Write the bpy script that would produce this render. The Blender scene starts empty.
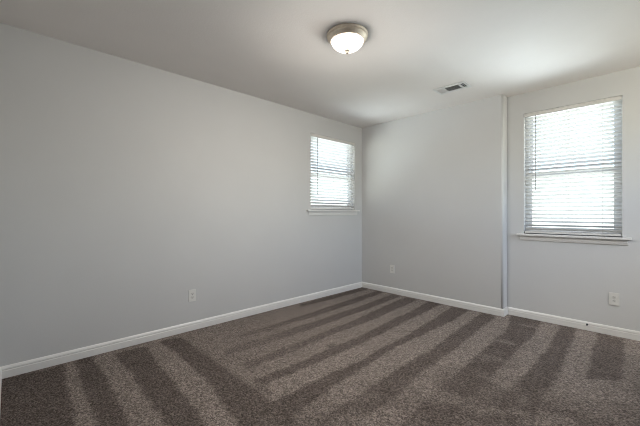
import bpy, bmesh, math, random
import numpy as np
from mathutils import Vector, Matrix

random.seed(7)
scene = bpy.context.scene
COL = scene.collection

# ------------------------------------------------------------------ camera
FOCAL_PX = 322.0
cam_data = bpy.data.cameras.new('camera')
cam_data.sensor_fit = 'HORIZONTAL'
cam_data.sensor_width = 36.0
cam_data.lens = 36.0 * FOCAL_PX / 640.0
cam_data.clip_start = 0.01
cam = bpy.data.objects.new('camera', cam_data)
COL.objects.link(cam)
cam.location = (0.0, 0.0, 1.275)
cam.rotation_euler = (math.radians(90), 0.0, math.atan(333.0 / 322.0))
scene.camera = cam

# ------------------------------------------------------------------ exposure
vs = scene.view_settings
vs.view_transform = 'Standard'
vs.look = 'None'
vs.gamma = 1.0
vs.use_curve_mapping = False
vs.exposure = 0.45
scene.cycles.use_denoising = True
scene.cycles.max_bounces = 14
scene.cycles.diffuse_bounces = 10
scene.cycles.transparent_max_bounces = 24
CLAMP_DIRECT, CLAMP_INDIRECT = 1.9, 0.8
scene.cycles.sample_clamp_direct = CLAMP_DIRECT
scene.cycles.sample_clamp_indirect = CLAMP_INDIRECT
scene.cycles.pixel_filter_type = 'BLACKMAN_HARRIS'
scene.cycles.filter_width = 1.0
scene.cycles.caustics_reflective = False
scene.cycles.caustics_refractive = False

LAMP_STRENGTH = 158.0
SKY_STRENGTH = 3.1
UPFILL_BACK = 36.0  # strengths of the added upward fill lights
UPFILL_SIDE = 22.0

# ------------------------------------------------------------------ sky and added upward fill lights
world = bpy.data.worlds.new('sky')
scene.world = world
world.use_nodes = True
wn = world.node_tree
bg = wn.nodes['Background']
sky = wn.nodes.new('ShaderNodeTexSky')
sky.sky_type = 'NISHITA'
sky.sun_disc = False
sky.sun_elevation = math.radians(52)
sky.sun_rotation = math.radians(140)
sky.air_density = 1.0
sky.dust_density = 3.0
sky.ozone_density = 1.0
wtc = wn.nodes.new('ShaderNodeTexCoord')            # below the horizon: the same bright haze
lift = wn.nodes.new('ShaderNodeVectorMath')
lift.operation = 'MAXIMUM'
lift.inputs[1].default_value = (-2, -2, 0.03)
wn.links.new(wtc.outputs['Generated'], lift.inputs[0])
wn.links.new(lift.outputs[0], sky.inputs['Vector'])
hs = wn.nodes.new('ShaderNodeHueSaturation')        # hazy, nearly white sky
hs.inputs['Saturation'].default_value = 0.7
wn.links.new(sky.outputs['Color'], hs.inputs['Color'])
wn.links.new(hs.outputs['Color'], bg.inputs['Color'])
bg.inputs['Strength'].default_value = SKY_STRENGTH




def low_light(name, energy, direction, spread):
    """added soft sun lamp aimed upward through a window to brighten the ceiling"""
    d = bpy.data.lights.new(name, 'SUN')
    d.energy = energy
    d.angle = math.radians(spread)
    d.color = (0.86, 0.94, 1.0)
    o = bpy.data.objects.new(name, d)
    COL.objects.link(o)
    o.rotation_euler = Vector(direction).to_track_quat('-Z', 'Y').to_euler()


low_light('up_fill_back', UPFILL_BACK, (-0.2, -1.0, 0.74), 40)  # added fill through the large window, lifts the ceiling there
low_light('up_fill_side', UPFILL_SIDE, (1.0, 0.25, 1.15), 50)  # same kind of added fill through the left window

# room dimensions (metres): x along the back wall, y along the left wall
XL, XR = -3.49, 0.95
YF, YB, YA = -0.053, 4.38, 4.53
XJ = -1.285
H = 2.74
T = 0.15
# window openings
W1 = (3.185, 4.185, 1.325, 2.452)      # left wall: y0, y1, z0, z1
W2 = (-1.098, -0.218, 1.025, 2.487)    # alcove wall: x0, x1, z0, z1

W3 = (3.25, 4.25, 1.42, 2.44)          # right wall, unseen window added to bring in daylight: y0, y1, z0, z1


def portal(name, loc, rot, sx, sy):
    d = bpy.data.lights.new(name, 'AREA')
    d.shape = 'RECTANGLE'
    d.size, d.size_y = sx, sy
    d.cycles.is_portal = True
    o = bpy.data.objects.new(name, d)
    COL.objects.link(o)
    o.location = loc
    o.rotation_euler = rot
    return o


portal('sky_portal', (XL - T - 0.03, (W1[0] + W1[1]) / 2, (W1[2] + W1[3]) / 2),
       (math.radians(90), 0, math.radians(-90)), W1[1] - W1[0], W1[3] - W1[2])
portal('sky_portal', ((W2[0] + W2[1]) / 2, YA + T + 0.03, (W2[2] + W2[3]) / 2),
       (math.radians(-90), 0, 0), W2[1] - W2[0], W2[3] - W2[2])
portal('sky_portal', (XR + T + 0.03, (W3[0] + W3[1]) / 2, (W3[2] + W3[3]) / 2),
       (math.radians(90), 0, math.radians(90)), W3[1] - W3[0], W3[3] - W3[2])

# ------------------------------------------------------------------ materials
def mat(name, color, rough=0.6, metallic=0.0, spec=0.5, bump=None, speck=None):
    m = bpy.data.materials.new(name)
    m.use_nodes = True
    nt = m.node_tree
    b = nt.nodes['Principled BSDF']
    b.inputs['Base Color'].default_value = (*color, 1)
    b.inputs['Roughness'].default_value = rough
    b.inputs['Metallic'].default_value = metallic
    b.inputs['Specular IOR Level'].default_value = spec
    tc = nt.nodes.new('ShaderNodeTexCoord')
    if speck:
        n = nt.nodes.new('ShaderNodeTexNoise')
        n.inputs['Scale'].default_value = speck[0]
        n.inputs['Detail'].default_value = 4
        nt.links.new(tc.outputs['Object'], n.inputs['Vector'])
        r = nt.nodes.new('ShaderNodeValToRGB')
        k = speck[1]
        r.color_ramp.elements[0].position = 0.3
        r.color_ramp.elements[1].position = 0.7
        r.color_ramp.elements[0].color = (*[c * (1 - k) for c in color], 1)
        r.color_ramp.elements[1].color = (*[min(1, c * (1 + k)) for c in color], 1)
        nt.links.new(n.outputs['Fac'], r.inputs['Fac'])
        nt.links.new(r.outputs['Color'], b.inputs['Base Color'])
    if bump:
        n = nt.nodes.new('ShaderNodeTexNoise')
        n.inputs['Scale'].default_value = bump[0]
        n.inputs['Detail'].default_value = 3
        nt.links.new(tc.outputs['Object'], n.inputs['Vector'])
        bp = nt.nodes.new('ShaderNodeBump')
        bp.inputs['Strength'].default_value = bump[1]
        bp.inputs['Distance'].default_value = bump[2]
        nt.links.new(n.outputs['Fac'], bp.inputs['Height'])
        nt.links.new(bp.outputs['Normal'], b.inputs['Normal'])
    return m


M_WALL = mat('wall_paint', (0.595, 0.602, 0.608), 0.75, spec=0.3, bump=(140, 0.12, 0.004), speck=(2.2, 0.012))
M_CEIL = mat('ceiling_paint', (0.83, 0.802, 0.788), 0.8, spec=0.2, bump=(90, 0.2, 0.006), speck=(3.0, 0.012))
M_TRIM = mat('white_trim_paint', (0.80, 0.80, 0.79), 0.35, bump=(40, 0.03, 0.002), speck=(6, 0.01))
M_VINYL = mat('white_vinyl', (0.80, 0.81, 0.82), 0.4, speck=(8, 0.01))
M_PLASTIC = mat('white_plastic', (0.74, 0.74, 0.72), 0.35, speck=(30, 0.01))
M_SLOT = mat('dark_slot', (0.03, 0.03, 0.03), 0.6, speck=(50, 0.1))
M_SCREW = mat('painted_screw', (0.6, 0.6, 0.58), 0.4, speck=(50, 0.05))
M_NICKEL = mat('brushed_nickel', (0.80, 0.71, 0.60), 0.42, metallic=0.9, speck=(60, 0.06))
M_CORD = mat('cord_fabric', (0.62, 0.62, 0.60), 0.8, speck=(80, 0.05))
M_WAND = mat('smoky_wand_plastic', (0.42, 0.42, 0.42), 0.25, speck=(30, 0.05))
M_VENT = mat('white_enamel', (0.74, 0.74, 0.74), 0.4, speck=(20, 0.01))
M_DUCT_SHADE = mat('duct_shade', (0.035, 0.035, 0.04), 0.8, speck=(20, 0.2))  # dark colour stands in for the shade inside the vent
M_RUBBER = mat('dark_rubber', (0.03, 0.03, 0.03), 0.7, speck=(60, 0.15))
M_OUT = mat('exterior_stucco', (0.6, 0.57, 0.52), 0.9, bump=(60, 0.3, 0.01), speck=(4, 0.04))


def mat_slat():
    m = mat('blind_slat_white', (0.80, 0.80, 0.79), 0.4, speck=(14, 0.01))
    b = m.node_tree.nodes['Principled BSDF']
    nt = m.node_tree
    tr = nt.nodes.new('ShaderNodeBsdfTranslucent')
    tr.inputs['Color'].default_value = (0.85, 0.85, 0.85, 1)
    mx = nt.nodes.new('ShaderNodeMixShader')
    mx.inputs['Fac'].default_value = 0.03
    nt.links.new(b.outputs['BSDF'], mx.inputs[1])
    nt.links.new(tr.outputs['BSDF'], mx.inputs[2])
    nt.links.new(mx.outputs['Shader'], nt.nodes['Material Output'].inputs['Surface'])
    return m


M_SLAT = mat_slat()


def mat_glass():
    m = bpy.data.materials.new('window_glass')
    m.use_nodes = True
    nt = m.node_tree
    nt.nodes.remove(nt.nodes['Principled BSDF'])
    t = nt.nodes.new('ShaderNodeBsdfTransparent')
    t.inputs['Color'].default_value = (0.93, 0.96, 0.96, 1)
    g = nt.nodes.new('ShaderNodeBsdfGlossy')
    g.inputs['Roughness'].default_value = 0.02
    fr = nt.nodes.new('ShaderNodeFresnel')
    fr.inputs['IOR'].default_value = 1.45
    mx = nt.nodes.new('ShaderNodeMixShader')
    geo = nt.nodes.new('ShaderNodeNewGeometry')
    ior = nt.nodes.new('ShaderNodeMapRange')       # same reflectance entering and leaving the pane
    ior.inputs['To Min'].default_value = 1.45
    ior.inputs['To Max'].default_value = 1 / 1.45
    nt.links.new(geo.outputs['Backfacing'], ior.inputs['Value'])
    nt.links.new(ior.outputs['Result'], fr.inputs['IOR'])
    nt.links.new(fr.outputs['Fac'], mx.inputs['Fac'])
    nt.links.new(t.outputs['BSDF'], mx.inputs[1])
    nt.links.new(g.outputs['BSDF'], mx.inputs[2])
    nt.links.new(mx.outputs['Shader'], nt.nodes['Material Output'].inputs['Surface'])
    return m


M_GLASS = mat_glass()


def mat_lamp_glass():
    m = mat('frosted_lamp_glass', (0.9, 0.88, 0.84), 0.3, speck=(9, 0.02))
    b = m.node_tree.nodes['Principled BSDF']
    b.inputs['Emission Color'].default_value = (1.0, 0.93, 0.84, 1)
    b.inputs['Emission Strength'].default_value = LAMP_STRENGTH
    return m


M_LAMP = mat_lamp_glass()


def mat_carpet():
    m = bpy.data.materials.new('cut_pile_carpet')
    m.use_nodes = True
    nt = m.node_tree
    L = nt.links
    b = nt.nodes['Principled BSDF']
    b.inputs['Roughness'].default_value = 1.0
    b.inputs['Specular IOR Level'].default_value = 0.05
    b.inputs['Sheen Weight'].default_value = 0.0
    tc = nt.nodes.new('ShaderNodeTexCoord')

    def noise(scale, detail=2.0, rough=0.6):
        n = nt.nodes.new('ShaderNodeTexNoise')
        n.inputs['Scale'].default_value = scale
        n.inputs['Detail'].default_value = detail
        n.inputs['Roughness'].default_value = rough
        L.new(tc.outputs['Object'], n.inputs['Vector'])
        return n

    def math_(op, a, bb):
        n = nt.nodes.new('ShaderNodeMath')
        n.operation = op
        for i, v in enumerate((a, bb)):
            if isinstance(v, (int, float)):
                n.inputs[i].default_value = v
            else:
                L.new(v, n.inputs[i])
        return n.outputs[0]

    at = nt.nodes.new('ShaderNodeAttribute')
    at.attribute_name = 'nap'                      # which way the pile is brushed
    # colour of pile brushed away / towards
    ramp = nt.nodes.new('ShaderNodeMix')
    ramp.data_type = 'RGBA'
    ramp.inputs[6].default_value = (*CARPET_DARK, 1)
    ramp.inputs[7].default_value = (*CARPET_LIGHT, 1)
    L.new(at.outputs['Fac'], ramp.inputs[0])
    # mixed yarn colours: tufts a few millimetres across
    v = nt.nodes.new('ShaderNodeTexVoronoi')
    v.inputs['Scale'].default_value = 130
    L.new(tc.outputs['Object'], v.inputs['Vector'])
    sep = nt.nodes.new('ShaderNodeSeparateColor')
    L.new(v.outputs['Color'], sep.inputs[0])
    n1 = noise(75, 3)
    tuft = math_('ADD', math_('MULTIPLY', sep.outputs[0], 0.62), math_('MULTIPLY', n1.outputs['Fac'], 0.75))
    tuft = math_('POWER', math_('MAXIMUM', math_('SUBTRACT', tuft, 0.12), 0.0), 1.7)
    gain = math_('ADD', math_('MULTIPLY', tuft, 1.75), 0.34)
    big = noise(4.5, 3)
    gain2 = math_('MULTIPLY', gain, math_('ADD', math_('MULTIPLY', big.outputs['Fac'], 0.3), 0.85))
    mul = nt.nodes.new('ShaderNodeVectorMath')
    mul.operation = 'SCALE'
    L.new(ramp.outputs[2], mul.inputs[0])
    L.new(gain2, mul.inputs['Scale'])
    L.new(mul.outputs[0], b.inputs['Base Color'])
    bp = nt.nodes.new('ShaderNodeBump')
    bp.inputs['Strength'].default_value = 0.9
    bp.inputs['Distance'].default_value = 0.008
    hh = math_('ADD', math_('MULTIPLY', v.outputs['Distance'], -1.0), n1.outputs['Fac'])
    L.new(hh, bp.inputs['Height'])
    L.new(bp.outputs['Normal'], b.inputs['Normal'])
    return m


CARPET_DARK = (0.108, 0.089, 0.080)
CARPET_LIGHT = (0.232, 0.197, 0.178)
M_CARPET = mat_carpet()


# ------------------------------------------------------------------ mesh helpers
def link(name, me, m, parent=None, loc=None, rot=None):
    o = bpy.data.objects.new(name, me)
    COL.objects.link(o)
    if m is not None:
        for mm in (m if isinstance(m, (list, tuple)) else [m]):
            o.data.materials.append(mm)
    if parent is not None:
        o.parent = parent
    if loc is not None:
        o.location = loc
    if rot is not None:
        o.rotation_euler = rot
    return o


def finish(name, bm, m, parent=None, loc=None, rot=None, bevel=0.0, seg=2, smooth=False):
    if bevel > 0:
        es = [e for e in bm.edges if len(e.link_faces) == 2 and e.calc_face_angle(0) > 0.5]
        bmesh.ops.bevel(bm, geom=es, offset=bevel, segments=seg, affect='EDGES', clamp_overlap=True, profile=0.5)
    bmesh.ops.recalc_face_normals(bm, faces=bm.faces)
    me = bpy.data.meshes.new(name)
    bm.to_mesh(me)
    bm.free()
    if smooth:
        for p in me.polygons:
            p.use_smooth = True
    return link(name, me, m, parent, loc, rot)


def box(bm, x0, x1, y0, y1, z0, z1, mi=0):
    vs_ = [bm.verts.new(p) for p in ((x0, y0, z0), (x1, y0, z0), (x1, y1, z0), (x0, y1, z0),
                                     (x0, y0, z1), (x1, y0, z1), (x1, y1, z1), (x0, y1, z1))]
    for f in ((0, 3, 2, 1), (4, 5, 6, 7), (0, 1, 5, 4), (1, 2, 6, 5), (2, 3, 7, 6), (3, 0, 4, 7)):
        fc = bm.faces.new([vs_[i] for i in f])
        fc.material_index = mi
    return vs_


def boxes(*bs):
    bm = bmesh.new()
    for b in bs:
        box(bm, *b)
    return bm


def lathe(bm, prof, n=48, axis='Z', mi=0):
    """revolve (r, h) points around an axis"""
    rings = []
    for r, h in prof:
        if r < 1e-6:
            p = (0, 0, h) if axis == 'Z' else (0, h, 0)
            rings.append([bm.verts.new(p)])
        else:
            ring = []
            for i in range(n):
                a = 2 * math.pi * i / n
                c, s = r * math.cos(a), r * math.sin(a)
                ring.append(bm.verts.new((c, s, h) if axis == 'Z' else (c, h, s)))
            rings.append(ring)
    for A, B in zip(rings, rings[1:]):
        for i in range(n):
            j = (i + 1) % n
            if len(A) == 1 and len(B) == 1:
                continue
            if len(A) == 1:
                f = bm.faces.new((A[0], B[j], B[i]))
            elif len(B) == 1:
                f = bm.faces.new((A[i], A[j], B[0]))
            else:
                f = bm.faces.new((A[i], A[j], B[j], B[i]))
            f.material_index = mi
            f.smooth = True
    return rings


def prism(bm, poly, z0, z1):
    lo = [bm.verts.new((x, y, z0)) for x, y in poly]
    hi = [bm.verts.new((x, y, z1)) for x, y in poly]
    bm.faces.new(lo[::-1])
    bm.faces.new(hi)
    n = len(poly)
    fs = []
    for i in range(n):
        j = (i + 1) % n
        fs.append(bm.faces.new((lo[i], lo[j], hi[j], hi[i])))
    return fs


def sweep(bm, path, prof, pre=None, post=None):
    """profile (out, up) run along a floor polyline, room on the left of the path; mitred corners"""
    P = [Vector((*p, 0)) for p in path]
    ext = ([Vector((*pre, 0))] if pre else []) + P + ([Vector((*post, 0))] if post else [])
    o = 1 if pre else 0
    rows = []
    for i in range(len(P)):
        k = i + o
        din = (ext[k] - ext[k - 1]).normalized() if k > 0 else None
        dout = (ext[k + 1] - ext[k]).normalized() if k + 1 < len(ext) else None
        nin = Vector((-din.y, din.x, 0)) if din else None
        nout = Vector((-dout.y, dout.x, 0)) if dout else None
        if nin and nout:
            b = nin + nout
            mvec = b * (2.0 / b.length_squared)
        else:
            mvec = nin or nout
        rows.append([bm.verts.new(P[i] + mvec * u + Vector((0, 0, h))) for u, h in prof])
    n = len(prof)
    for A, B in zip(rows, rows[1:]):
        for i in range(n):
            j = (i + 1) % n
            bm.faces.new((A[i], A[j], B[j], B[i]))
    bm.faces.new(rows[0])
    bm.faces.new(rows[-1][::-1])


def tube(bm, pts, r, n=8):
    pts = [Vector(p) for p in pts]
    rings = []
    for i, p in enumerate(pts):
        d = (pts[min(i + 1, len(pts) - 1)] - pts[max(i - 1, 0)]).normalized()
        a = Vector((1, 0, 0)) if abs(d.x) < 0.9 else Vector((0, 1, 0))
        u = d.cross(a).normalized()
        w = d.cross(u)
        rings.append([bm.verts.new(p + (u * math.cos(t) + w * math.sin(t)) * r)
                      for t in (2 * math.pi * k / n for k in range(n))])
    for A, B in zip(rings, rings[1:]):
        for i in range(n):
            j = (i + 1) % n
            f = bm.faces.new((A[i], A[j], B[j], B[i]))
            f.smooth = True
    bm.faces.new(rings[0][::-1])
    bm.faces.new(rings[-1])


def empty(name, loc, rotz=0.0, label=None, cat=None, group=None, kind=None):
    o = bpy.data.objects.new(name, None)
    COL.objects.link(o)
    o.location = loc
    o.rotation_euler = (0, 0, rotz)
    o.empty_display_size = 0.05
    if label:
        o['label'] = label
    if cat:
        o['category'] = cat
    if group:
        o['group'] = group
    if kind:
        o['kind'] = kind
    return o


def struct(o, label, cat):
    o['kind'] = 'structure'
    o['label'] = label
    o['category'] = cat
    return o


# ------------------------------------------------------------------ carpet
# brushed-down (dark) vacuum bands, floor coordinates in metres
NAP = [
    [(-3.481, -0.064), (-3.454, 0.339), (-3.014, 0.316), (-2.758, 0.306), (-2.361, 0.28), (-2.679, -0.049)],
    [(-3.485, 0.414), (-2.937, 0.396), (-2.599, 0.388), (-2.263, 0.382), (-2.136, 0.513), (-2.335, 0.538), (-2.892, 0.545), (-3.477, 0.534)],
    [(-3.412, 0.69), (-2.782, 0.702), (-2.292, 0.69), (-1.973, 0.682), (-1.813, 0.846), (-1.927, 0.861), (-2.176, 0.892), (-2.653, 0.902), (-3.385, 0.94)],
    [(-3.421, 1.077), (-2.921, 1.095), (-2.473, 1.088), (-2.097, 1.059), (-1.87, 1.019), (-1.687, 0.977), (-1.43, 1.243), (-1.601, 1.283), (-1.773, 1.292), (-1.936, 1.297), (-2.163, 1.279), (-2.415, 1.289), (-2.733, 1.303), (-3.075, 1.294), (-3.395, 1.252)],
    [(-3.462, 4.347), (-3.449, 3.549), (-3.438, 2.935), (-3.328, 2.841), (-3.31, 3.405), (-3.324, 4.334)],
    [(-3.156, 4.357), (-3.118, 3.724), (-3.078, 3.167), (-3.057, 2.865), (-3.01, 1.978), (-3.025, 1.753), (-2.952, 1.71), (-2.91, 1.912), (-2.908, 2.726), (-2.921, 3.006), (-2.951, 3.66), (-3.018, 4.355)],
    [(-2.856, 4.338), (-2.792, 3.463), (-2.785, 2.938), (-2.776, 2.31), (-2.774, 1.933), (-2.794, 1.619), (-2.769, 1.448), (-2.671, 1.397), (-2.625, 1.829), (-2.615, 2.177), (-2.626, 2.702), (-2.64, 3.486), (-2.702, 4.322)],
    [(-2.617, 4.325), (-2.54, 3.462), (-2.48, 2.935), (-2.468, 2.539), (-2.455, 2.302), (-2.435, 1.809), (-2.424, 1.404), (-2.312, 1.395), (-2.308, 1.715), (-2.34, 2.194), (-2.337, 2.405), (-2.336, 3.038), (-2.355, 3.442), (-2.408, 4.338)],
    [(-2.251, 4.384), (-2.181, 3.604), (-2.165, 3.165), (-2.12, 2.597), (-2.128, 2.19), (-2.106, 1.867), (-2.117, 1.573), (-2.128, 1.336), (-2.003, 1.342), (-2.005, 1.607), (-1.991, 1.878), (-1.995, 2.053), (-1.981, 2.583), (-2.016, 3.142), (-2.041, 3.726), (-2.06, 4.396)],
    [(-1.901, 4.351), (-1.839, 3.593), (-1.787, 2.954), (-1.786, 2.561), (-1.767, 2.191), (-1.778, 1.876), (-1.788, 1.545), (-1.787, 1.294), (-1.569, 1.258), (-1.572, 1.342), (-1.618, 1.554), (-1.641, 1.797), (-1.651, 1.96), (-1.706, 2.66), (-1.668, 3.259), (-1.651, 3.686), (-1.677, 4.355)],
    [(-1.527, 4.357), (-1.49, 3.551), (-1.443, 2.819), (-1.455, 2.269), (-1.443, 1.882), (-1.437, 1.574), (-1.44, 1.35), (-1.421, 1.252), (-1.238, 1.442), (-1.244, 1.806), (-1.256, 2.076), (-1.272, 2.308), (-1.292, 2.524), (-1.291, 2.945), (-1.318, 3.518), (-1.351, 4.337)],
    [(-1.116, 3.938), (-1.102, 3.171), (-1.09, 2.541), (-1.08, 2.11), (-1.066, 1.751), (-1.033, 1.653), (-0.87, 1.822), (-0.877, 2.286), (-0.886, 2.944), (-0.88, 3.339), (-0.868, 3.846), (-0.911, 4.577), (-1.246, 4.559)],
    [(-0.735, 4.561), (-0.689, 3.662), (-0.706, 2.916), (-0.725, 2.408), (-0.715, 1.983), (-0.543, 2.16), (-0.53, 2.577), (-0.517, 3.089), (-0.555, 3.935), (-0.583, 4.578)],
    [(-0.41, 4.539), (-0.385, 3.803), (-0.365, 3.202), (-0.165, 3.366), (-0.197, 4.484)],
]


def inside(px, py, poly):
    c = np.zeros(px.shape, bool)
    n = len(poly)
    for i in range(n):
        x0, y0 = poly[i]
        x1, y1 = poly[(i + 1) % n]
        if y0 == y1:
            continue
        cr = (y0 > py) != (y1 > py)
        c ^= cr & (px < (x1 - x0) * (py - y0) / (y1 - y0) + x0)
    return c


def smooth_noise(nx, ny, step, rng):
    g = rng.random((nx // step + 3, ny // step + 3))
    ix = np.arange(nx) / step
    iy = np.arange(ny) / step
    x0, y0 = ix.astype(int), iy.astype(int)
    fx, fy = (ix - x0)[:, None], (iy - y0)[None, :]
    fx, fy = fx * fx * (3 - 2 * fx), fy * fy * (3 - 2 * fy)
    a = g[np.ix_(x0, y0)] * (1 - fx) + g[np.ix_(x0 + 1, y0)] * fx
    b = g[np.ix_(x0, y0 + 1)] * (1 - fx) + g[np.ix_(x0 + 1, y0 + 1)] * fx
    return a * (1 - fy) + b * fy


def build_carpet():
    st = 0.016
    nx = int(round((XR - XL) / st)) + 1
    ny = int(round((YA - YF) / st)) + 1
    xs = np.linspace(XL, XR, nx)
    ys = np.linspace(YF, YA, ny)
    gx, gy = np.meshgrid(xs, ys, indexing='ij')
    rng = np.random.default_rng(3)
    wob = [(smooth_noise(nx, ny, 12, rng) - 0.5) * 0.012 for _ in range(2)]
    jit = [(smooth_noise(nx, ny, 2, rng) - 0.5) * 0.022 for _ in range(2)]
    qx, qy = gx + wob[0] + jit[0], gy + wob[1] + jit[1]
    dark = np.zeros(gx.shape, bool)
    for poly in NAP:
        dark |= inside(qx, qy, poly)
    # footprints trodden across the bands
    nap = np.where(dark, 0.0, 1.0)
    blot = smooth_noise(nx, ny, 14, rng) * 0.6 + smooth_noise(nx, ny, 5, rng) * 0.4

    def zone(cx, cy, rx, ry, amt):
        w = np.clip(1.25 - ((gx - cx) / rx) ** 2 - ((gy - cy) / ry) ** 2, 0, 1)
        return w * amt
    mess = np.maximum.reduce([zone(-0.85, 2.25, 0.45, 0.55, 0.75), zone(-0.35, 2.1, 0.55, 0.7, 0.95),
                              zone(-1.2, 1.75, 0.4, 0.35, 0.45), zone(-1.0, 1.3, 0.7, 0.55, 0.7),
                              zone(0.1, 3.0, 0.35, 1.5, 0.5),
                              zone(-0.95, 3.05, 0.16, 0.22, 0.55)])
    target = np.clip((blot - 0.36) / 0.26, 0, 1) * 0.85
    nap = nap * (1 - mess) + target * mess
    # flat strip along the left wall and faint band ends
    fade = np.clip((3.3 - gy) / 1.6, 0, 1) * np.clip((-1.9 - gx) / 0.6, 0, 1) * (gy > 1.27)
    nap = nap * (1 - 0.62 * fade) + 0.62 * 0.62 * fade
    # scuffs
    for (cx, cy, rx, ry, v) in ((-0.98, 4.22, 0.09, 0.03, 0.8), (-1.02, 3.55, 0.10, 0.05, 0.55),
                                (-2.16, 2.24, 0.035, 0.05, 0.1), (-1.96, 1.33, 0.10, 0.05, 0.45)):
        w = np.clip(1.4 - ((gx - cx) / rx) ** 2 - ((gy - cy) / ry) ** 2, 0, 1)
        nap = nap * (1 - w) + v * w
    for _ in range(1):
        p = np.pad(nap, 1, mode='edge')
        nap = (p[:-2, 1:-1] + p[2:, 1:-1] + p[1:-1, :-2] + p[1:-1, 2:] + 2 * nap) / 6
    nap = 0.06 + 0.88 * nap
    # the pile's own lumpy surface
    lump = (smooth_noise(nx, ny, 4, rng) - 0.5) * 0.004 + (rng.random((nx, ny)) - 0.5) * 0.003
    z = lump - 0.0035
    me = bpy.data.meshes.new('floor')
    verts = np.stack([gx, gy, z], -1).reshape(-1, 3)
    idx = np.arange(nx * ny).reshape(nx, ny)
    # the jog: no floor under the projecting back wall
    keep = ~((gx[:-1, :-1] < XJ - 0.005) & (gy[:-1, :-1] > YB + 0.005))
    q = np.stack([idx[:-1, :-1], idx[1:, :-1], idx[1:, 1:], idx[:-1, 1:]], -1)[keep]
    me.from_pydata(verts.tolist(), [], q.tolist())
    at = me.attributes.new('nap', 'FLOAT', 'POINT')
    at.data.foreach_set('value', nap.reshape(-1).astype(np.float32))
    for p in me.polygons:
        p.use_smooth = True
    me.update()
    return link('floor', me, M_CARPET)


struct(build_carpet(), 'taupe cut-pile carpet with light and dark vacuum stripes', 'floor')

# ------------------------------------------------------------------ room shell
XO, YO = XL - T, YA + T
HALL_Y = -1.45
ZB = -0.34            # walls run below the floor to the added light-blocking slab


def wall_with_hole(bm, axis, a0, a1, d0, d1, hole):
    """wall slab along an axis from a0 to a1, depth d0..d1, with one opening (lo, hi, z0, z1)"""
    h0, h1, z0, z1 = hole
    A = [a0, h0, h1, a1]
    Z = [ZB, z0, z1, H]
    if z0 <= 0:
        z0 = ZB
        Z = [ZB, ZB, z1, H]
    def V(a, d, z):
        return (a, d, z) if axis == 'x' else (d, a, z)
    cache = {}
    def vv(a, d, z):
        k = (round(a, 5), round(d, 5), round(z, 5))
        if k not in cache:
            cache[k] = bm.verts.new(V(a, d, z))
        return cache[k]
    def quad(*pts):
        vs_ = [vv(*p) for p in pts]
        if len(set(vs_)) == 4:
            bm.faces.new(vs_)
    for i in range(3):
        for j in range(3):
            if i == 1 and j == 1:
                continue
            if Z[j] == Z[j + 1]:
                continue
            for d in (d0, d1):
                quad((A[i], d, Z[j]), (A[i + 1], d, Z[j]), (A[i + 1], d, Z[j + 1]), (A[i], d, Z[j + 1]))
    for a, zs in ((a0, None), (a1, None)):
        for j in range(3):
            if Z[j] != Z[j + 1]:
                quad((a, d0, Z[j]), (a, d1, Z[j]), (a, d1, Z[j + 1]), (a, d0, Z[j + 1]))
    for i in range(3):
        if not (i == 1 and z0 <= ZB):
            quad((A[i], d0, ZB), (A[i + 1], d0, ZB), (A[i + 1], d1, ZB), (A[i], d1, ZB))
        quad((A[i], d0, H), (A[i + 1], d0, H), (A[i + 1], d1, H), (A[i], d1, H))
    for a in (h0, h1):
        quad((a, d0, z0), (a, d1, z0), (a, d1, z1), (a, d0, z1))
    for z in ((z0, z1) if z0 > ZB else (z1,)):
        quad((h0, d0, z), (h1, d0, z), (h1, d1, z), (h0, d1, z))


bm = bmesh.new()
wall_with_hole(bm, 'y', YF - T, YO, XO, XL, W1)
struct(finish('wall_left', bm, M_WALL), 'long light grey left wall with the small window', 'wall')

# projecting part of the back wall with its rounded outer corner
bm = bmesh.new()
RB = 0.022
arc = [(XJ - RB + RB * math.sin(t), YB + RB - RB * math.cos(t)) for t in [math.pi / 2 * k / 8 for k in range(9)]]
foot = [(XL, YB)] + arc + [(XJ, YO), (XL, YO)]
for f in prism(bm, foot, ZB, H):
    pass
for f in bm.faces:
    c = f.calc_center_median()
    if abs(f.normal.z) < 0.5 and c.x > XJ - RB and c.y < YB + RB:
        f.smooth = True
struct(finish('wall_back', bm, M_WALL), 'light grey back wall standing forward, with rounded outer corner', 'wall')

bm = bmesh.new()
wall_with_hole(bm, 'x', XJ, XR + T, YA, YO, W2)
struct(finish('wall_back_right', bm, M_WALL), 'light grey set-back wall with the large window', 'wall')

bm = bmesh.new()
wall_with_hole(bm, 'y', HALL_Y, YA, XR, XR + T, W3)
struct(finish('wall_right', bm, M_WALL), 'light grey right wall of the bedroom', 'wall')

DOOR = (-0.43, 0.45, 0.0, 2.05)
bm = bmesh.new()
wall_with_hole(bm, 'x', XL, XR, YF - 0.12, YF, DOOR)
struct(finish('wall_front', bm, M_WALL), 'light grey wall with the bedroom doorway', 'wall')

# a little of the hallway behind the doorway
bm = boxes((-1.6, -1.45, HALL_Y, YF - 0.12, ZB, H))
struct(finish('wall_hall_left', bm, M_WALL), 'light grey end wall of the hallway', 'wall')
bm = boxes((-1.6, XR + T, HALL_Y - T, HALL_Y, ZB, H))
struct(finish('wall_hall_back', bm, M_WALL), 'light grey far wall of the hallway', 'wall')
bm = boxes((-1.45, XR, HALL_Y, YF - 0.12, -0.02, 0), (DOOR[0], DOOR[1], YF - 0.12, YF, -0.02, 0))
o = finish('floor_hall', bm, M_CARPET)
struct(o, 'taupe carpet of the hallway', 'floor')

bm = boxes((XO, XR + T, HALL_Y - T, YO, H, H + 0.2))
struct(finish('ceiling', bm, M_CEIL), 'smooth light grey ceiling', 'ceiling')

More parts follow.
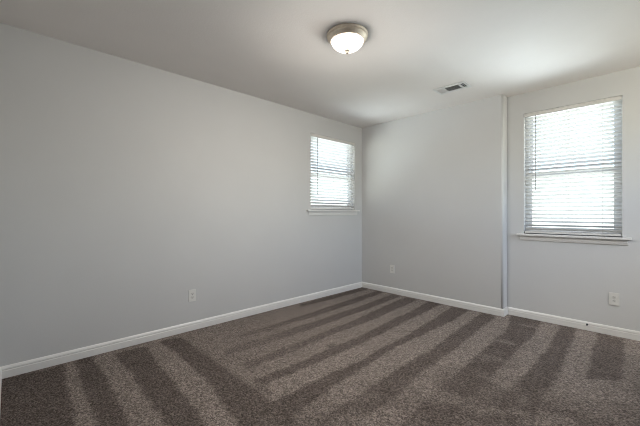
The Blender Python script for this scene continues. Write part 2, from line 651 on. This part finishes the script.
# door casing
bm = bmesh.new()
for x0, x1 in ((DOOR[0] - 0.06, DOOR[0]), (DOOR[1], DOOR[1] + 0.06)):
    box(bm, x0, x1, YF, YF + 0.016, 0, DOOR[3] + 0.06)
box(bm, DOOR[0], DOOR[1], YF, YF + 0.016, DOOR[3], DOOR[3] + 0.06)
struct(finish('trim_1', bm, M_TRIM, bevel=0.003), 'white casing around the bedroom doorway', 'trim')

# ------------------------------------------------------------------ baseboards
BB = [(0, 0), (0.015, 0), (0.015, 0.056), (0.0115, 0.060), (0.0115, 0.063), (0.014, 0.066), (0.013, 0.076),
      (0.009, 0.084), (0.005, 0.090), (0, 0.092)]


def baseboard(name, path, label, pre=None, post=None):
    bm = bmesh.new()
    sweep(bm, path, BB, pre, post)
    struct(finish(name, bm, M_TRIM), label, 'baseboard')


# room is on the left when walking: right wall -> back -> left -> front
baseboard('baseboard_right', [(XR, YF), (XR, YA)], 'white baseboard along the right wall', pre=(DOOR[1], YF), post=(XJ, YA))
baseboard('baseboard_back_right', [(XR, YA), (XJ, YA)], 'white baseboard under the large window', pre=(XR, YF), post=(XJ, YB))
baseboard('baseboard_back', [(XJ, YA), (XJ, YB), (XL, YB)], 'white baseboard along the projecting back wall, turning its corner',
          pre=(XR, YA), post=(XL, YF))
baseboard('baseboard_left', [(XL, YB), (XL, YF)], 'white baseboard along the long left wall', pre=(XJ, YB), post=(DOOR[0], YF))
baseboard('baseboard_front', [(XL, YF), (DOOR[0] - 0.06, YF)], 'white baseboard beside the doorway', pre=(XL, YB))


# ------------------------------------------------------------------ windows
def build_window(name, loc, rotz, width, z0, z1, label, horn, stool_drop, apron_drop):
    """local frame: x along the wall (origin mid opening), +y into the room, y=0 wall face"""
    root = empty(name, loc, rotz, label, 'window', kind='structure')
    w = width / 2
    hgt = z1 - z0
    mid = z0 + hgt * 0.475
    # vinyl frame near the outside face
    fy0, fy1 = -T + 0.005, -T + 0.075
    fw = 0.035
    bm = boxes((-w, -w + fw, fy0, fy1, z0, z1), (w - fw, w, fy0, fy1, z0, z1),
               (-w + fw, w - fw, fy0, fy1, z1 - fw, z1), (-w + fw, w - fw, fy0, fy1, z0, z0 + fw))
    finish('window_frame', bm, M_VINYL, root, bevel=0.003)
    iw = w - fw
    sw = 0.035

    def sash(nm, y0, y1, a, b, top, bot):
        bm = boxes((-iw, -iw + sw, y0, y1, a, b), (iw - sw, iw, y0, y1, a, b),
                   (-iw + sw, iw - sw, y0, y1, b - top, b), (-iw + sw, iw - sw, y0, y1, a, a + bot))
        s = finish(nm, bm, M_VINYL, root, bevel=0.002)
        ym = (y0 + y1) / 2
        bm = boxes((-iw + sw, iw - sw, ym - 0.003, ym + 0.003, a + bot, b - top))
        finish('glass_pane', bm, M_GLASS, s)
        return s
    sash('upper_sash', fy0 + 0.008, fy0 + 0.032, mid - 0.026, z1 - fw, 0.03, 0.054)
    low = sash('lower_sash', fy0 + 0.036, fy0 + 0.062, z0 + fw, mid + 0.028, 0.056, 0.045)
    # sash lock on the meeting rail
    bm = bmesh.new()
    lathe(bm, [(0, 0.012), (0.012, 0.011), (0.014, 0.0), (0, 0)], 16)
    box(bm, -0.004, 0.034, -0.005, 0.005, 0.006, 0.014)
    finish('sash_lock', bm, M_VINYL, low, loc=(0, fy0 + 0.049, mid + 0.028))
    # stool with horns and apron below it
    bm = boxes((-w, w, -T + 0.075, 0.0, z0 - stool_drop, z0), (-w - horn, w + horn, 0.0, 0.045, z0 - stool_drop, z0))
    finish('window_stool', bm, M_TRIM, root, bevel=0.005, seg=3)
    bm = bmesh.new()
    a1 = z0 - stool_drop
    a0 = a1 - apron_drop
    ah = w + horn - 0.028
    prof = [(0, a0), (0.006, a0), (0.010, a0 + 0.006), (0.012, a0 + 0.016), (0.015, a0 + 0.024), (0.015, a1), (0, a1)]
    A = [bm.verts.new((-ah, y, z)) for y, z in prof]
    B = [bm.verts.new((ah, y, z)) for y, z in prof]
    for i in range(len(prof)):
        j = (i + 1) % len(prof)
        bm.faces.new((A[i], A[j], B[j], B[i]))
    bm.faces.new(A[::-1])
    bm.faces.new(B)
    finish('apron', bm, M_TRIM, root)
    return root


def build_blind(name, loc, rotz, width, z0, z1, label, tilt, wand_x, wand_len, pitch=0.0443):
    """local frame as for the window; hangs inside the opening"""
    root = empty(name, loc, rotz, label, 'blind', 'window blinds')
    w = width / 2 - 0.006
    yc = -0.033
    # headrail and its valance
    bm = boxes((-w, w, yc - 0.024, yc + 0.024, z1 - 0.044, z1 - 0.002))
    finish('headrail', bm, M_SLAT, root, bevel=0.002)
    bm = bmesh.new()
    vz0, vz1 = z1 - 0.047, z1 - 0.004
    prof = [(-0.006, vz0), (0.002, vz0), (0.006, vz0 + 0.006), (0.004, vz0 + 0.012), (0.004, vz1 - 0.012),
            (0.007, vz1 - 0.006), (0.004, vz1), (-0.006, vz1)]
    A = [bm.verts.new((-w, y, z)) for y, z in prof]
    B = [bm.verts.new((w, y, z)) for y, z in prof]
    for i in range(len(prof)):
        j = (i + 1) % len(prof)
        bm.faces.new((A[i], A[j], B[j], B[i]))
    bm.faces.new(A[::-1])
    bm.faces.new(B)
    finish('valance', bm, M_WALLV, root)
    # slats: 50 mm, slightly crowned, tilted
    bz = z0 + 0.022
    top = z1 - 0.068
    n = int(round((top - (bz + 0.036)) / pitch)) + 1
    bm = bmesh.new()
    zs = []
    ct, stt = math.cos(tilt), math.sin(tilt)
    for k in range(n):
        zc = top - k * (top - (bz + 0.036)) / (n - 1)
        zs.append(zc)
        pts = []
        for t in range(7):
            u = -0.025 + 0.05 * t / 6
            crown = 0.0025 * (1 - (u / 0.025) ** 2)
            pts.append((u, crown + 0.0014))
        for t in range(6, -1, -1):
            u = -0.025 + 0.05 * t / 6
            crown = 0.0025 * (1 - (u / 0.025) ** 2)
            pts.append((u, crown - 0.0014))
        P = [(yc + u * ct + v * stt, zc - u * stt + v * ct) for u, v in pts]
        A = [bm.verts.new((-w + 0.002, y, z)) for y, z in P]
        B = [bm.verts.new((w - 0.002, y, z)) for y, z in P]
        m_ = len(P)
        for i in range(m_):
            j = (i + 1) % m_
            bm.faces.new((A[i], A[j], B[j], B[i]))
        bm.faces.new(A[::-1])
        bm.faces.new(B)
    finish('slats', bm, M_SLAT, root)
    bm = boxes((-w + 0.002, w - 0.002, yc - 0.025, yc + 0.025, bz - 0.012, bz + 0.008))
    finish('bottom_rail', bm, M_SLAT, root, bevel=0.003)
    for xx in (-w + 0.15, 0.0, w - 0.15):
        bm = bmesh.new()
        for yy in (yc - 0.0285, yc + 0.0285):
            tube(bm, [(xx, yy, z1 - 0.046), (xx, yy, bz + 0.002)], 0.0009, 6)
        for zc in zs:
            tube(bm, [(xx, yc - 0.0285, zc - 0.0285 * -stt - 0.004), (xx, yc + 0.0285, zc - 0.0285 * stt - 0.004)], 0.0006, 5)
        finish('ladder_cord', bm, M_CORD, root)
    # tilt wand
    bm = bmesh.new()
    yw = 0.010
    zt = z1 - 0.05
    tube(bm, [(wand_x, yc + 0.02, zt + 0.012), (wand_x, yw - 0.004, zt + 0.008), (wand_x, yw, zt - 0.006)], 0.002, 8)
    tube(bm, [(wand_x, yw, zt - 0.006), (wand_x, yw + 0.002, zt - wand_len)], 0.0042, 6)
    tube(bm, [(wand_x, yw + 0.002, zt - wand_len), (wand_x, yw + 0.002, zt - wand_len - 0.03)], 0.0058, 8)
    finish('tilt_wand', bm, M_WAND, root)
    return root


M_WALLV = mat('valance_off_white', (0.72, 0.71, 0.69), 0.45, speck=(14, 0.01))

c1 = (W1[0] + W1[1]) / 2
c2 = (W2[0] + W2[1]) / 2
R1 = math.radians(-90)       # local +y -> world +x ; local +x -> world -y
R2 = math.radians(180)       # local +y -> world -y ; local +x -> world -x
build_window('window_1', (XL, c1, 0), R1, W1[1] - W1[0], W1[2], W1[3],
             'small sash window in the left wall with white sill', 0.085, 0.022, 0.062)
build_window('window_2', (c2, YA, 0), R2, W2[1] - W2[0], W2[2], W2[3],
             'large sash window in the set-back wall with white sill', 0.068, 0.022, 0.060)
build_window('added_window_3', (XR, (W3[0] + W3[1]) / 2, 0), math.radians(90), W3[1] - W3[0], W3[2], W3[3],
             'wide bare sash window added unseen in the right wall for daylight', 0.07, 0.022, 0.060)
TILT = math.radians(-25)
build_blind('window_blind', (XL, c1, 0), R1, W1[1] - W1[0], W1[2], W1[3],
            'white slatted blind in the small window on the left wall', TILT, 0.5 - 0.13, 0.82)
build_blind('window_blind', (c2, YA, 0), R2, W2[1] - W2[0], W2[2], W2[3],
            'white slatted blind in the large window on the right', TILT, 0.44 - 0.125, 0.86)

# ------------------------------------------------------------------ ceiling lamp
lamp = empty('ceiling_lamp', (-1.749, 2.004, H), 0, 'lit round flush ceiling lamp with frosted glass bowl and nickel rim', 'lamp')
bm = bmesh.new()
lathe(bm, [(0, 0), (0.168, 0), (0.170, -0.004), (0.169, -0.010), (0.163, -0.014), (0.162, -0.018), (0.165, -0.022),
           (0.164, -0.030), (0.158, -0.038), (0.150, -0.044), (0.147, -0.050), (0.142, -0.056), (0.136, -0.058),
           (0.133, -0.056), (0.133, -0.045), (0, -0.045)], 64)
finish('rim', bm, M_NICKEL, lamp)
bm = bmesh.new()
prof = []
for k in range(15):
    a = math.pi / 2 * k / 14
    prof.append((0.1325 * math.cos(a) ** 0.9 if k < 14 else 0.0, -0.048 - 0.080 * math.sin(a)))
lathe(bm, [(0.128, -0.046)] + prof, 64)
bowl = finish('glass_bowl', bm, M_LAMP, lamp)
bm = bmesh.new()
lathe(bm, [(0, -0.124), (0.020, -0.125), (0.022, -0.129), (0.018, -0.133), (0.010, -0.136), (0.009, -0.140),
           (0.013, -0.145), (0.013, -0.150), (0.008, -0.155), (0, -0.157)], 24)
finish('finial', bm, M_NICKEL, lamp)

# ------------------------------------------------------------------ ceiling vent
VX0, VX1, VY0, VY1 = -1.822, -1.452, 3.622, 3.842
vent = empty('ceiling_vent', ((VX0 + VX1) / 2, (VY0 + VY1) / 2, H), 0,
             'white louvred air vent in the ceiling above the back wall', 'vent')
hw, hd = (VX1 - VX0) / 2, (VY1 - VY0) / 2
bx, by = 0.028, 0.044
ix0, ix1, iy0, iy1 = -hw + bx, hw - bx, -hd + by, hd - by
zt = 0.0
bm = bmesh.new()
for a in ((-hw, hw, -hd, iy0), (-hw, hw, iy1, hd), (-hw, ix0, iy0, iy1), (ix1, hw, iy0, iy1)):
    box(bm, a[0], a[1], a[2], a[3], -0.007, 0.0)
bars = (-hw + 0.112, -hw + 0.288)
for xb in bars:
    box(bm, xb - 0.009, xb + 0.009, iy0, iy1, -0.0075, -0.0005)
bmesh.ops.remove_doubles(bm, verts=bm.verts, dist=1e-5)
finish('face_plate', bm, M_VENT, vent)
bm = boxes((ix0, ix1, iy0, iy1, -0.0012, -0.0004))  # thin flat sheet, the duct's shade is put into its colour
finish('duct_shade_sheet', bm, M_DUCT_SHADE, vent)
bm = bmesh.new()


def blade(bm, horizontal, c, a0, a1, ang, wdt=0.011):
    s, c_ = math.sin(ang) * wdt / 2, math.cos(ang) * wdt / 2
    zc = -0.005
    th = 0.0005
    if horizontal:   # runs along x, spaced in y
        pts = [(c - c_, zc - s), (c + c_, zc + s), (c + c_, zc + s + th), (c - c_, zc - s + th)]
        A = [bm.verts.new((a0, y, z)) for y, z in pts]
        B = [bm.verts.new((a1, y, z)) for y, z in pts]
    else:
        pts = [(c - c_, zc - s), (c + c_, zc + s), (c + c_, zc + s + th), (c - c_, zc - s + th)]
        A = [bm.verts.new((x, a0, z)) for x, z in pts]
        B = [bm.verts.new((x, a1, z)) for x, z in pts]
    for i in range(4):
        j = (i + 1) % 4
        bm.faces.new((A[i], A[j], B[j], B[i]))
    bm.faces.new(A[::-1])
    bm.faces.new(B)


# end sections throw sideways, the middle throws towards the room
x = ix0 + 0.006
while x < bars[0] - 0.012:
    blade(bm, False, x, iy0, iy1, math.radians(30), 0.0145)
    x += 0.0115
y = iy0 + 0.010
while y < iy1 - 0.004:
    blade(bm, True, y, bars[0] + 0.009, bars[1] - 0.009, math.radians(62), 0.006)
    y += 0.019
x = bars[1] + 0.016
while x < ix1 - 0.004:
    blade(bm, False, x, iy0, iy1, math.radians(-72), 0.006)
    x += 0.017
finish('louvres', bm, M_VENT, vent)
for sx in (-1, 1):
    bm = bmesh.new()
    lathe(bm, [(0, -0.0085), (0.003, -0.0082), (0.004, -0.007), (0, -0.007)], 12)
    finish('screw', bm, M_SCREW, vent, loc=(sx * (hw - 0.013), 0, 0))


# ------------------------------------------------------------------ outlets
def build_outlet(label, loc, rotz):
    """local +y out of the wall"""
    root = empty('wall_outlet', loc, rotz, label, 'outlet', 'wall outlets above the baseboards')
    bm = boxes((-0.040, 0.040, 0.0, 0.006, -0.064, 0.064))
    finish('cover_plate', bm, M_PLASTIC, root, bevel=0.0035, seg=3)
    for s in (-1, 1):
        bm = bmesh.new()
        pts = []
        for k in range(24):
            a = 2 * math.pi * k / 24
            pts.append((0.0172 * math.cos(a), max(-0.0135, min(0.0135, 0.0172 * math.sin(a)))))
        A = [bm.verts.new((px, 0.0055, pz)) for px, pz in pts]
        B = [bm.verts.new((px * 0.97, 0.0082, pz * 0.97)) for px, pz in pts]
        n = len(pts)
        for i in range(n):
            j = (i + 1) % n
            bm.faces.new((A[i], A[j], B[j], B[i]))
        bm.faces.new(B[::-1])
        bm.faces.new(A)
        rc = finish('receptacle', bm, M_RECEPT, root, loc=(0, 0, 0.0195 * s))
        bm = boxes((-0.0078, -0.0052, 0.0080, 0.0088, -0.0015, 0.0075), (0.0052, 0.0078, 0.0080, 0.0088, -0.0005, 0.0070))
        box(bm, -0.0026, 0.0026, 0.0080, 0.0088, -0.0095, -0.0048)
        finish('slots', bm, M_SLOT, rc)
    bm = bmesh.new()
    lathe(bm, [(0, 0.0075), (0.0025, 0.0072), (0.0034, 0.0058), (0, 0.0058)], 12, 'Y')
    finish('screw', bm, M_SCREW, root)
    return root


M_RECEPT = mat('outlet_receptacle_plastic', (0.66, 0.66, 0.64), 0.3, speck=(40, 0.01))
build_outlet('white outlet low on the long left wall', (XL, 1.4375, 0.377), R1)
build_outlet('white outlet on the back wall near the left corner', (-2.879, YB, 0.385), R2)
build_outlet('white outlet on the set-back wall below the large window', (-0.281, YA, 0.380), R2)

# ------------------------------------------------------------------ door stop on the baseboard
stop = empty('door_stop', (-0.497, YA - 0.0135, 0.066), R2, 'small dark door stop on the baseboard below the large window', 'door stop')
bm = bmesh.new()
lathe(bm, [(0, 0), (0.010, 0.0), (0.010, 0.003), (0.006, 0.006), (0, 0.006)], 20, 'Y')
finish('mounting_plate', bm, M_RUBBER, stop)
bm = bmesh.new()
lathe(bm, [(0, 0.005), (0.0045, 0.005), (0.0045, 0.018), (0, 0.018)], 16, 'Y')
finish('stem', bm, M_RUBBER, stop)
bm = bmesh.new()
lathe(bm, [(0, 0.017), (0.007, 0.017), (0.008, 0.020), (0.008, 0.026), (0.006, 0.029), (0, 0.030)], 20, 'Y')
finish('rubber_tip', bm, M_RUBBER, stop)

# ------------------------------------------------------------------ unseen slab added to stop light leaking in from below
bm = boxes((XO, XR + T, HALL_Y - T, YO, -0.5, ZB))
struct(finish('light_block_slab', bm, M_OUT), 'unseen slab added under the floor to block light', 'light_block_slab')
